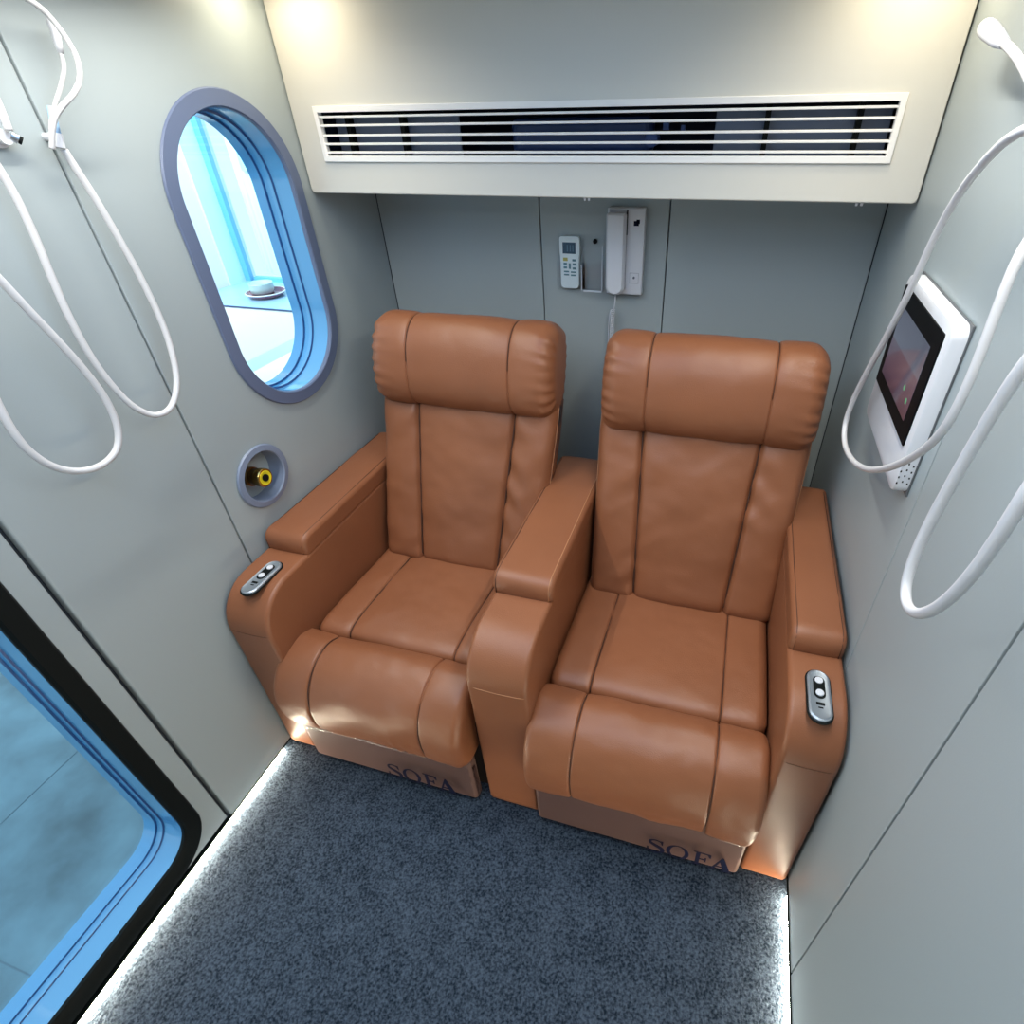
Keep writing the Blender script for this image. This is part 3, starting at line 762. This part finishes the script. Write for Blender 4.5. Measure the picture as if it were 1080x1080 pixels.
L3 = [(.072, -1.02, 1.945), (0.072, -0.997, 1.934), (0.072, -0.981, 1.927), (0.072, -0.971, 1.914), (0.072, -0.963, 1.897), (0.072, -0.956, 1.88), (0.072, -0.954, 1.861), (0.072, -0.957, 1.843), (0.072, -0.97, 1.822), (0.072, -0.993, 1.804), (0.066, -1.015, 1.792), (0.060, -1.034, 1.777), (0.052, -1.046, 1.753), (0.044, -1.053, 1.728)]
L4 = [(0.036, -0.952, 1.873), (0.036, -0.952, 1.86), (0.036, -0.958, 1.846), (0.036, -0.967, 1.833), (0.036, -0.988, 1.81), (0.035, -1.003, 1.795), (0.033, -1.017, 1.778), (0.026, -1.030, 1.753), (0.024, -1.036, 1.73)]
L5 = [(0.03, -1.10, 1.90), (.032, -1.095, 1.85), (0.03, -1.094, 1.787), (0.03, -1.100, 1.757)]
R1 = [(1.6, -0.717, 1.847), (1.6, -0.808, 1.828), (1.6, -0.874, 1.811), (1.605, -.96, 1.77), (1.612, -1.06, 1.72)]
R2 = [(1.61, -1.21, 1.755), (1.59, -1.10, 1.76), (1.575, -1.042, 1.742), (1.575, -0.999, 1.735), (1.575, -0.964, 1.716), (1.575, -0.923, 1.694), (1.575, -0.883, 1.664), (1.575, -0.855, 1.632), (1.575, -0.829, 1.594), (1.575, -0.811, 1.554), (1.575, -0.795, 1.517), (1.575, -0.773, 1.461), (1.575, -0.716, 1.377), (1.575, -0.662, 1.295), (1.575, -0.599, 1.197), (1.575, -0.583, 1.119), (1.575, -0.645, 1.094), (1.575, -0.771, 1.123), (1.575, -0.886, 1.171), (1.575, -0.986, 1.235), (1.575, -1.071, 1.302), (1.575, -1.137, 1.366), (1.575, -1.165, 1.408), (1.575, -1.175, 1.448), (1.575, -1.178, 1.489), (1.575, -1.175, 1.532), (1.575, -1.17, 1.578), (1.575, -1.165, 1.617), (1.58, -1.159, 1.638), (1.59, -1.146, 1.66), (1.612, -1.13, 1.69)]
R3 = [(1.56, -1.42, 1.70), (1.54, -1.40, 1.64), (1.53, -1.386, 1.585), (1.53, -1.377, 1.552), (1.53, -1.367, 1.502), (1.53, -1.355, 1.445), (1.53, -1.347, 1.381), (1.53, -1.342, 1.327), (1.53, -1.353, 1.285), (1.53, -1.375, 1.272), (1.53, -1.408, 1.287), (1.53, -1.434, 1.317), (1.53, -1.46, 1.365), (1.53, -1.473, 1.412), (1.53, -1.479, 1.451), (1.53, -1.483, 1.482), (1.53, -1.483, 1.509), (1.54, -1.48, 1.60), (1.57, -1.46, 1.69)]
def smooth(P, it=2):
    P = [Vector(p) for p in P]
    for _ in range(it):
        P = [P[0]] + [(P[i - 1] + P[i] * 2 + P[i + 1]) / 4 for i in range(1, len(P) - 1)] + [P[-1]]
    return P
def hose(name, P, r, label, it=1):
    bm = bmesh.new(); tube(bm, spline(smooth(P, it), 6), r, 12)
    return tag(obj(name, bm, HOSE, None, smooth=True), label, 'hose')
hose('oxygen_hose', L1, .0066, 'thin white hose looping on the left wall, the loop nearer the oval window')
hose('oxygen_hose', L2, .0068, 'thin white hose loop hanging lowest on the left wall, nearer the door')
h3 = hose('oxygen_hose', L3, .0045, 'white hose curving down from the top edge to the left wall connector')
bm = bmesh.new(); tube(bm, spline(smooth(L4, 1), 6), .0036, 10)
h4 = tag(obj('breathing_tube', bm, HOSE, smooth=True), 'slim white tube with thicker tip above the connector on the left wall', 'tube')
bm = bmesh.new(); tube(bm, [(0.036, -0.943, 1.920), (.036, -.9435, 1.915), (0.036, -0.946, 1.896), (0.036, -0.950, 1.880), (.036, -.952, 1.868)], [.004, .0072, .0074, .0062, .0045], 12); obj('tube_tip', bm, WHITEP, h4, smooth=True)
hose('oxygen_hose', L5, .006, 'short white hose end above the chrome connector at the left edge')
cn = thing('hose_connector', (0, -1.04, 1.74), 'pale blue hose connector where two white hoses meet on the left wall', 'connector')
bm = bmesh.new(); tube(bm, [(.030, -1.010, 1.790), (.030, -1.018, 1.765), (.030, -1.023, 1.750)], [.006, .0068, .0075], 16); obj('connector_sleeve', bm, mat('clear_blue', (.35, .55, .80), .2), cn, smooth=True)
bm = bmesh.new(); tube(bm, [(.030, -1.023, 1.750), (.030, -1.029, 1.728)], [.0092, .0092], 16); tube(bm, [(-.001, -1.023, 1.745), (.028, -1.023, 1.745)], .007, 10); obj('connector_collar', bm, WHITEP, cn, smooth=False)
hk = thing('hose_socket', (0, -1.105, 1.745), 'small chrome hose socket on the left wall at the left edge', 'socket')
bm = bmesh.new(); lathe(bm, [(0, .016), (.006, .016), (.008, .011), (.024, .011)], (-.001, -1.105, 1.748), (1, 0, 0), 20); obj('socket_body', bm, WHITEP, hk, auto=40)
bm = bmesh.new(); lathe(bm, [(0, .008), (.010, .008)], (.020, -1.095, 1.750), (.4, .7, -.6), 16); obj('socket_barb', bm, CHROME, hk, auto=40)
bm = bmesh.new(); lathe(bm, [(0, .0065), (.004, .0065)], (.0248, -1.0875, 1.7435), (.4, .7, -.6), 16); obj('socket_bore', bm, BLACK, hk)
h = hose('oxygen_hose', R1, .0062, 'white hose with thick end nozzle high on the right wall')
bm = bmesh.new(); tube(bm, [(1.6, -.634, 1.866), (1.6, -.640, 1.864), (1.6, -.665, 1.859), (1.6, -.72, 1.846), (1.6, -.760, 1.838)], [.009, .0135, .0140, .0115, .0075], 14); obj('nozzle', bm, WHITEP, h, smooth=True)
hose('oxygen_hose', R2, .0062, 'white hose loop hanging in front of the wall tablet')
hose('oxygen_hose', R3, .0064, 'white hose loop on the right wall hanging below and right of the tablet')

# =================================================================== OUTSIDE
OFLOOR = mat('blue_stone_tile', (0.12, 0.225, 0.29), 0.35, var=0.42, vscale=5, bump=.1, bscale=20, detail=9)
struct(obj('floor_outside', bx(-7, -.125, -6, 2.2, -.16, -.12), OFLOOR))
bm = bmesh.new(); box(bm, -0.82, -.816, -5.5, 2, -.1215, -.119); box(bm, -1.72, -1.716, -5.5, 2, -.1215, -.119); box(bm, -6, -.13, -1.9, -1.896, -.1215, -.119)
struct(obj('trim_3', bm, mat('tile_joint', (.12, .20, .26), .7)))
wo = bpy.data.objects.new('wall_outside', None); COL.objects.link(wo); struct(wo)
obj('wall_lower', bx(-7, .3, .57, 1.15, -.12, .893), OUTW, wo)
obj('window_sill', bx(-7, .3, .575, 1.12, .8985, .9), mat('pale_blue_sill', (.30, .52, .72), .3, coat=.3), wo)
obj('sill_edge', bx(-7, .3, .566, 1.12, .893, .8985), mat('sill_edge_blue', (.03, .06, .16), .4), wo)
obj('wall_jamb', bx(-7, -1.78, .62, 1.15, .9, 3.2), mat('pinkish_white', (.85, .78, .80), .7), wo)
obj('jamb_liner', bx(-1.78, -1.765, .93, 1.15, .9, 3.2), mat('pale_cyan', (.62, .86, .86), .6), wo)
w2 = bpy.data.objects.new('window_2', None); COL.objects.link(w2); struct(w2)
FB = mat('blue_window_frame', (.12, .42, .66), .4)
bm = bmesh.new(); box(bm, -1.765, -1.725, 1.055, 1.085, .9, 3.2); box(bm, -1.70, .3, 1.06, 1.09, .9, .925)
obj('window_frame', bm, FB, w2)
obj('window_pane', bx(-1.70, .3, 1.085, 1.087, .925, 3.2), GLASS, w2)
CT = mat('sheer_curtain', (.9, .9, .86), .8); CT2 = mat('pale_teal_panel', (.55, .80, .80), .7)
bm = bmesh.new()
x = -1.69; loops = []
pts = [(-1.66 + i * .012, 1.14 + .012 * math.sin(i * .9)) for i in range(60)]
loft(bm, [[(a, b, .93) for a, b in pts], [(a, b, 3.1) for a, b in pts]], False); obj('sheer_curtain', bm, CT, w2, smooth=True)
bm = bmesh.new(); box(bm, -1.58, -1.50, 1.112, 1.118, 1.50, 1.80); box(bm, -1.53, -1.47, 1.112, 1.118, 1.0, 1.50); obj('window_panel', bm, CT2, w2)

dish = thing('dish', (-1.37, .78, .9), 'reddish brown round dish on the window sill outside, seen through the oval window', 'dish')
bm = bmesh.new(); lathe(bm, [(0, .085), (.022, .108), (.026, .110), (.024, .103), (.010, .085), (.009, .01)], (-1.37, .78, .9005), (0, 0, 1), 36)
obj('dish_body', bm, mat('maroon_glaze', (.22, .05, .09), .25, coat=.6), dish, smooth=True)
bm = bmesh.new(); bmesh.ops.create_circle(bm, segments=36, radius=.1); bm.free()
bm = bmesh.new(); ring = [(math.cos(2 * math.pi * k / 36) * .108 - 1.37, math.sin(2 * math.pi * k / 36) * .108 + .78, .9265) for k in range(37)]; tube(bm, ring, .0035, 6, False)
obj('dish_rim', bm, WHITEP, dish, smooth=True)['label'] = 'white rim'
cup = thing('cup', (-1.40, .79, .912), 'small pale glazed cup sitting in the reddish dish outside the oval window', 'cup')
bm = bmesh.new(); lathe(bm, [(0, .045), (.01, .062), (.035, .068), (.055, .064), (.062, .066), (.060, .060), (.030, .055), (.028, .01)], (-1.40, .79, .911), (0, 0, 1), 32)
obj('cup_body', bm, mat('celadon', (.38, .54, .56), .3, coat=.5), cup, smooth=True)
bm = bmesh.new(); lathe(bm, [(0, .052), (.003, .050)], (-1.40, .79, .947), (0, 0, 1), 24); obj('cup_contents', bm, mat('dark_green', (.03, .10, .10), .6), cup)

cab = thing('storage_bench', (-.7, .1, -.12), 'pale blue-white low bench outside below the oval window', 'bench')
obj('bench_body', bx(-.95, -.35, -.9, .52, -.12, .78, bev=.006), mat('pale_cyan_bench', (.42, .68, .74), .5), cab)
obj('bench_lid', bx(-.955, -.345, -.905, .525, .783, .80, bev=.003), mat('pale_cyan_bench', (.42, .68, .74), .5), cab)
obj('bench_rim', bx(-.80, -.35, -.9, .52, .801, .815, bev=.003), OUTW, cab)
